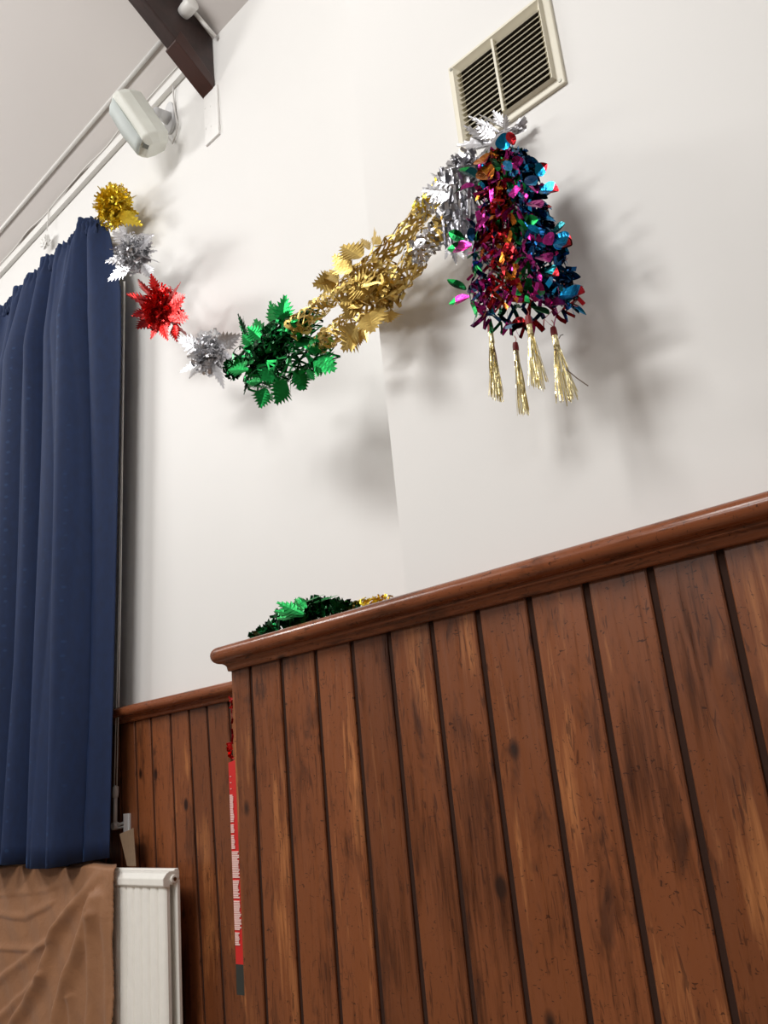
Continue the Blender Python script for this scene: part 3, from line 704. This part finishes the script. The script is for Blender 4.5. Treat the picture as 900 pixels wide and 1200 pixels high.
# silver end near the lantern
YS=1.32; s=px_scale(YS,525,230)
gm=MB()
lattice(gm,[at(492,248,YS),at(508,232,YS),at(522,216,YS)],lambda t:(12)*s,[F['silver'],F['silver'],F['goldb']],rings=9,seg=8,w=.005,jit=.5)
lattice(gm,[at(480,305,YS),at(500,285,YS),at(515,270,YS+.01),at(530,252,YS+.01)],lambda t:(13+4*t)*s,[F['silver'],F['silver'],F['silver'],F['gold']],rings=14,seg=9,w=.005,jit=.4)
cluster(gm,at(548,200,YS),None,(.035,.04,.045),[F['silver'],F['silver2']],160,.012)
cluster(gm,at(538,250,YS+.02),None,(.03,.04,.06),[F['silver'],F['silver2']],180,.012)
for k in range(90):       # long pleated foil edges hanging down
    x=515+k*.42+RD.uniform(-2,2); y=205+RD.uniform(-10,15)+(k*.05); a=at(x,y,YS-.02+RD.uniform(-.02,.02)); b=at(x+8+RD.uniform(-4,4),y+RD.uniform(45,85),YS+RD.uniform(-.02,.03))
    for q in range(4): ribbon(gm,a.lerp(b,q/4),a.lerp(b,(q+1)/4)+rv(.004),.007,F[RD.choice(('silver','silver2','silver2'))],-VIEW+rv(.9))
bo=gm.build('silver_lattice',None,G); bo['label']='silver cut foil netting beside the lantern'
gm=MB()
SVL=[(588,150,562,132,14),(590,148,578,130,12),(585,155,550,137,10),(592,152,592,135,12),(575,168,535,168,22),(572,172,540,178,12),(572,165,545,152,14),(570,172,550,148,12),(580,160,560,150,18),(560,185,530,190,14),
 (556,188,520,200,26),(545,205,512,215,24),(530,225,495,222,26),(528,215,505,205,18),(530,228,505,238,14),(530,290,535,308,8),(528,285,522,305,8),(535,290,545,305,7)]
for grp in(SVL[:9],SVL[9:15],SVL[15:]):
    gm=MB()
    for bx,by,tx,ty,w_ in grp:
        leaf(gm,at(bx,by,YS+.03 if by<190 else YS-.02),at(tx,ty,(YS+.02 if by<190 else YS-.03)),w_*s,F['silver'],nrm=-VIEW+rv(.3)+Vector((-.2,0,.4)),teeth=6,tl=.4,fold=.1,curl=RD.uniform(-.1,.15))
    gm.build('silver_leaf_fringe',None,G)
gm=MB()   # twisted end tied over the vent's lower edge
pts=[at(562,190,1.36),at(570,181,1.37),at(580,168,1.385),at(590,159,1.395),at(602,152,1.402),at(612,146,1.404)]
for k in range(90):
    t=RD.random()*(len(pts)-1); i=int(t); i=min(i,len(pts)-2); p=pts[i].lerp(pts[i+1],t-i)+rv(.003); d=(pts[i+1]-pts[i]).normalized()+rv(.25)
    ribbon(gm,p-d*.014,p+d*.014,.009,F['silver'])
gm.tube(pts,.008,F['silver'],n=7,radii=[.012,.01,.011,.009,.007,.003])
gm.build('twisted_end',None,G)
# ------------------------------------------------------------------ lantern
YL=1.285
LN=empty('foil_lantern',at(597,158,1.38)); tag(LN,'multicoloured foil lantern with four gold tassels hanging below the vent','lantern')
e1=Vector((right.x,right.y,0)).normalized(); e2=Vector((-fwd.x,-fwd.y,0)).normalized()
top=at(592,184,YL+.02); bot=at(616,374,YL-.03)
s=px_scale(YL,600,280)
def lp(t,u,v):           # t down 0..1, (u,v) in radius units on the diamond
    c=top.lerp(bot,t); w_=(29+31*min(1,t*1.15))*s
    return c+e1*u*w_+e2*v*w_*.72
def ring_pt(t,a):        # a in 0..4 around the square: L(0) F(1) R(2) B(3)
    cs=[(-1,0),(.0,1),(1,0),(0,-1)]; i=int(a)%4; f=a-int(a); p,q=cs[i],cs[(i+1)%4]
    return lp(t,p[0]+(q[0]-p[0])*f,p[1]+(q[1]-p[1])*f)
def zone(a):
    a=a%4
    tbl=[(.12,'blue magenta green'),(.35,'magenta dblue magenta'),(.60,'crimson orange crimson crimson red magenta'),(.85,'orange crimson crimson magenta dgreen orange'),(1.02,'green dgreen dgreen magenta'),(1.25,'magenta magenta blue dblue'),(1.75,'blue dblue blue dblue teal magenta'),(2.1,'dblue teal dblue crimson blue'),(3,'magenta teal dblue crimson'),(4.1,'magenta dgreen dblue')]
    for lim,c in tbl:
        if a<lim: return F[RD.choice(c.split())]
lb=MB(); NR=19; NS=22
grid=[]
for j in range(NR+1):
    row=[]
    for k in range(NS):
        a=(k+.5*(j%2))*4/NS; t=j/NR; p=ring_pt(t,a); c=top.lerp(bot,t)
        wob=1.0+(.10 if j%2 else -.06)+RD.uniform(-.07,.07)
        row.append((c+(p-c)*wob+Vector((0,0,RD.uniform(-.003,.003))),a))
    grid.append(row)
for j in range(NR):
    for k in range(NS):
        p,a=grid[j][k]; c=top.lerp(bot,j/NR)
        for kk in(k,(k+(1 if j%2 else -1))%NS):
            q,_=grid[j+1][kk]; ribbon(lb,p,q,.0075*RD.uniform(.8,1.5),zone(a),(p-c)+rv(.03))
        # curled cell tabs
        if RD.random()<(.95 if j<NR*.75 else .5) and (a<2.3):
            shard(lb,p+(p-c)*RD.uniform(-.25,.12)+rv(.002),RD.uniform(.008,.014),zone(a+RD.uniform(-.15,.15)))
for _ in range(420):
    t=RD.random()**1.4*.9; a=RD.uniform(-.3,2.3)%4; p=ring_pt(t,a); c=top.lerp(bot,t); shard(lb,c+(p-c)*RD.uniform(.35,1.0),RD.uniform(.009,.016),zone(a))
bo=lb.build('lantern_body',None,LN)
lf=MB()
def petal(bx,by,tx,ty,w_,c1,c2,dy=0,nr=None):
    leaf(lf,at(bx,by,YL-.03+dy),at(tx,ty,YL-.035+dy),w_*s*1.1,F[c1],nrm=nr if nr else -VIEW+rv(.3)+Vector((-.1,0,.3)),teeth=0,shape='petal',fold=RD.uniform(.2,.45),curl=RD.uniform(-.12,.18),m2=F[c2])
def q3(x,y): return 470+x*.1584,120+y*.1584
def q4(x,y): return 560+x*.1556,150+y*.1556
def q5(x,y): return 520+x*.2,270+y*.2
for cv,a,b,w_,c1,c2 in((q3,(560,560),(435,475),17,'teal','green'),(q3,(540,620),(385,660),16,'magenta','dgreen'),(q3,(470,1010),(360,960),12,'dgreen','green'),(q3,(520,1060),(355,1100),17,'magenta','green'),
    (q3,(545,930),(480,860),10,'dblue','magenta'),
    (q5,(130,350),(25,310),12,'dgreen','green'),(q5,(150,390),(35,435),13,'magenta','green'),(q5,(150,100),(60,90),10,'magenta','dgreen'),
    (q4,(215,160),(190,50),20,'blue','blue'),(q4,(270,130),(225,42),11,'crimson','crimson'),(q4,(440,350),(520,270),14,'blue','crimson'),(q4,(470,470),(598,460),17,'blue','crimson'),
    (q4,(570,780),(672,730),11,'teal','teal'),(q4,(580,830),(715,885),19,'blue','crimson'),(q4,(370,370),(440,440),14,'dblue','blue'),
    (q5,(680,380),(838,390),20,'blue','crimson'),(q5,(650,60),(755,95),14,'blue','crimson'),(q5,(560,240),(670,260),18,'teal','crimson'),
    (q4,(300,570),(235,480),26,'dblue','blue'),(q5,(520,150),(440,100),28,'dblue','dblue'),(q4,(200,250),(260,340),10,'blue','blue'),
    (q4,(20,310),(110,390),22,'orange','orange'),(q3,(590,830),(680,890),22,'orange','orange'),(q3,(600,940),(690,1040),22,'orange','orange'),(q5,(250,220),(350,310),22,'orange','goldb'),
    (q4,(10,230),(60,270),20,'orange','crimson'),(q4,(110,230),(150,320),14,'dgreen','green'),(q4,(150,670),(140,760),14,'green','green'),(q5,(350,230),(330,290),16,'green','green'),
    (q5,(370,370),(500,420),17,'green','green'),(q5,(450,340),(570,390),24,'magenta','magenta'),(q5,(510,450),(610,510),16,'green','green'),(q5,(590,440),(710,450),24,'magenta','magenta'),
    (q5,(360,580),(490,560),18,'blue','blue'),(q5,(210,490),(300,500),14,'blue','teal'),(q5,(400,540),(490,560),14,'crimson','red'),(q4,(190,330),(215,300),12,'magenta','magenta'),(q4,(210,440),(270,400),18,'magenta','magenta'),
    (q4,(400,420),(450,480),10,'magenta','magenta'),(q4,(260,330),(280,370),12,'blue','blue'),(q4,(60,450),(95,510),8,'red','red'),(q4,(390,560),(480,600),18,'magenta','magenta'),(q4,(440,740),(400,800),14,'blue','dblue'),(q4,(520,800),(560,880),14,'magenta','magenta'),
    (q5,(560,150),(620,180),20,'magenta','magenta'),(q3,(690,870),(740,900),14,'green','green'),(q5,(150,330),(210,340),18,'dblue','dblue'),(q3,(490,990),(570,960),14,'dblue','dblue')):
    a=cv(*a); b=cv(*b); petal(a[0],a[1],b[0],b[1],w_,c1,c2)
for k in range(95):
    t=.04+.9*((k*.618)%1); aa=RD.choice((.3,.6,.75,1.2,1.35,1.5,1.6,1.75,1.85,1.95))+RD.uniform(-.1,.1)
    p=ring_pt(t,aa); c=top.lerp(bot,t); o_=(p-c); 
    cc='blue dblue blue teal' if aa>1.3 else ('magenta green magenta' if aa>1 else 'orange crimson orange magenta')
    kk=RD.choice(cc.split()); dd=(o_.normalized()*.5+Vector((0,0,-.6))+e1*(aa-1)*.5+rv(.25)).normalized()
    leaf(lf,c+o_*.85,c+o_*.95+dd*RD.uniform(.020,.032),RD.uniform(.016,.024),F[kk],nrm=o_.normalized()+rv(.3),teeth=0,shape='petal',fold=RD.uniform(.1,.5),curl=RD.uniform(-.4,-.1))
lf.build('petal_fringe',None,LN)
w=MB(); w.tube([at(599,152,1.405),at(597,168,1.36),top],.0016,n=6); w.build('hanging_string',M['thread'],LN)
def tassel(cap,end,spread,Y,strands=46,hasloop=True):
    a=at(*cap,Y); b=at(*end,Y); Lt=(b-a).length; d=(b-a).normalized()
    w=MB(); u=d.cross(VIEW).normalized(); v=d.cross(u)
    for k in range(strands):
        an=RD.uniform(0,6.28); rr_=RD.random()**.5; o_=(u*math.cos(an)+v*math.sin(an))*rr_
        L_=Lt*RD.uniform(.9,1.03); sp=spread*s*.5
        ps=[a+d*Lt*.07+o_*.0045,a+d*L_*.3+o_*.0055,a+d*L_*.6+o_*(.005+sp*.35)+rv(.0008),a+d*L_+o_*sp+rv(.0015)]
        for p,q in zip(ps,ps[1:]): ribbon(w,p,q,.0019,F['pgold'])
    w.tube([a+d*Lt*.03,a+d*Lt*.14,a+d*Lt*.24],.0042,F['pgold'],n=9,radii=[.0055,.005,.006])
    t=w.build('tassel',None,LN)
    w=MB(); w.tube([a-d*.004,a+d*.003,a+d*.013],.006,F['cap'],n=12,radii=[.0052,.0062,.0062]); c=w.build('tassel_cap',None,t); c.matrix_parent_inverse=FIX
    w=MB()
    if hasloop: w.tube([a-d*.003,a-d*.012+u*.003,a-d*.02],.0009,M['thread'],n=5); c=w.build('thread',None,t); c.matrix_parent_inverse=FIX
    return t
FIX=Matrix.Identity(4)
tassel((574.5,382),(583,468),18,YL+.0); tassel((604,404),(613,485),13,YL+.05); tassel((619,373),(632,455),22,YL-.07); tassel((648.5,386),(664,469),26,YL+.0)
w=MB(); a=at(652,412,YL); w.tube([at(664,433,YL),at(676,443,YL-.01),at(689,452,YL-.02)],.0011,n=5); w.build('loose_wire',M['wire'],LN); w=MB(); w.tube([at(655,397,YL),at(657,393,YL),at(660,392,YL)],.0009,n=5); w.build('loose_wire',M['wire'],LN)
# ------------------------------------------------------------------ garland heap on the ledge
H=empty('garland_heap',(-1.62,1.55,RT)); tag(H,'crumpled green and gold foil garland lying on the wooden ledge','garland')
gm=MB()
def heap_leaf(bx,by,tx,ty,w_,m,Y,n=None,sh='leaf'):
    ss=px_scale(Y,350,720); leaf(gm,at(bx,by,Y),at(tx,ty,Y+RD.uniform(-.03,.03)),w_*ss,F[m],nrm=n if n else -VIEW+rv(.6),teeth=7,tl=.25,fold=.25,curl=RD.uniform(-.05,.05),shape=sh)
TOP=[(288,749),(303,737),(316,728),(324,714),(345,704),(360,700),(385,700),(405,704),(425,706)]
def topc(x):
    for (a0,b0),(a1,b1) in zip(TOP,TOP[1:]):
        if a0<=x<=a1: return b0+(b1-b0)*(x-a0)/(a1-a0)
    return 750
def railc(x): return 753-(x-262)*.285
for t in range(64):
    x=291+t*1.95; tp=topc(x)+RD.uniform(1,4); bx=x+RD.uniform(2,16); by=railc(bx)+4
    heap_leaf(bx,by,x,tp,RD.uniform(9,15),'dgreen',1.43+RD.uniform(-.02,.10),n=-VIEW+rv(.9))
for _ in range(420):
    x=RD.uniform(296,418); y0_=topc(x)+3; y1_=railc(x)+2
    shard(gm,at(x,RD.uniform(y0_,y1_),1.43+RD.uniform(-.02,.08)),.013,F['dgreen'])
for b in((356,722,322,716,17),(356,720,326,707,16),(356,715,345,701,14),(350,722,324,724,12),(342,718,342,737,9),(360,712,350,700,10)): heap_leaf(*b,'green',1.39,n=Vector((-.35,-.8,.75))+rv(.12))
for b in((362,708,396,700,8),(356,706,380,699,7)): heap_leaf(*b,'green',1.42,n=Vector((-.1,-.5,.9))+rv(.1))
gm.build('green_section',None,H)
gm=MB()
for b in((418,712,445,696,7),(405,714,430,700,6),(425,712,433,701,8),(430,710,452,701,6),(415,716,421,706,6)): heap_leaf(*b,'goldb',1.45,n=rv())
for _ in range(70):
    x=RD.uniform(412,458); shard(gm,at(x,706-(x-430)*.28+RD.uniform(-3,6),1.41+RD.uniform(0,.012)),.007,F['goldb'] if x>418 else F['gold'])
gm.build('gold_section',None,H)
# red foil scraps tucked at the panelling corner
w=MB(); c=at(270,879,1.45)
pts=[c+Vector((.012*math.cos(a),0.004*a-.01,.022*math.sin(a))) for a in [i*.45 for i in range(13)]]
for p,q in zip(pts,pts[1:]): ribbon(w,p,q,.012,F['red'],(p-c)+Vector((0,.001,0)))
for k in range(14): shard(w,at(270.5+RD.uniform(-1.5,3),RD.uniform(818,830),1.45),.006,F['red'])
pp=[at(272+RD.uniform(-.6,.6),y,1.45) for y in range(818,884,6)]
for p,q in zip(pp,pp[1:]): ribbon(w,p,q,.006,F['crimson'])
o=w.build('foil_curl',None,loc=c); tag(o,'small red foil curl peeking past the corner of the front panelling','foil decoration')
# foil resting against the plaster is pressed flat, never through it
for root_ in(G,LN):
    for ch in root_.children_recursive:
        if ch.type=='MESH':
            for v in ch.data.vertices:
                lim=1.424 if v.co.x>BX-.012 else WY-.006
                if v.co.y>lim: v.co.y=lim-.004*random.random()
# ------------------------------------------------------------------ light
def area(name,loc,target,size,power,col=(1,.96,.9)):
    l=bpy.data.lights.new(name,'AREA'); l.shape='RECTANGLE'; l.size,l.size_y=size; l.energy=power; l.color=col
    o=bpy.data.objects.new(name,l); C.objects.link(o); o.location=loc; d=Vector(target)-Vector(loc); o.rotation_euler=d.to_track_quat('-Z','Y').to_euler(); return o
area('ceiling_or_fill_light',(-6.0,-.9,4.6),(-3.0,1.7,2.2),(1.5,.8),82,(1,.985,.96))
area('ceiling_or_fill_light',(-1.9,-1.9,4.9),(-1.2,1.5,1.8),(1.6,.9),104,(1,.985,.96))
area('ceiling_or_fill_light',(1.8,-3.6,5.0),(0,0,0),(1.6,.6),35,(1,.985,.96))
area('ceiling_or_fill_light',(-3.5,-5.0,4.6),(-3.4,1.9,.8),(1.6,.6),85,(1,.985,.96))  # fill lamp, added to brighten the radiator and the lower wall
wd=bpy.data.worlds.new('world'); bpy.context.scene.world=wd; wd.use_nodes=True; wd.node_tree.nodes['Background'].inputs[0].default_value=(.9,.92,1,1); wd.node_tree.nodes['Background'].inputs[1].default_value=.3
sc=bpy.context.scene; vs_=sc.view_settings; vs_.view_transform='Standard'; vs_.look='None'; vs_.gamma=1; vs_.use_curve_mapping=False; vs_.exposure=0.10
sc.cycles.max_bounces=8; sc.cycles.diffuse_bounces=5
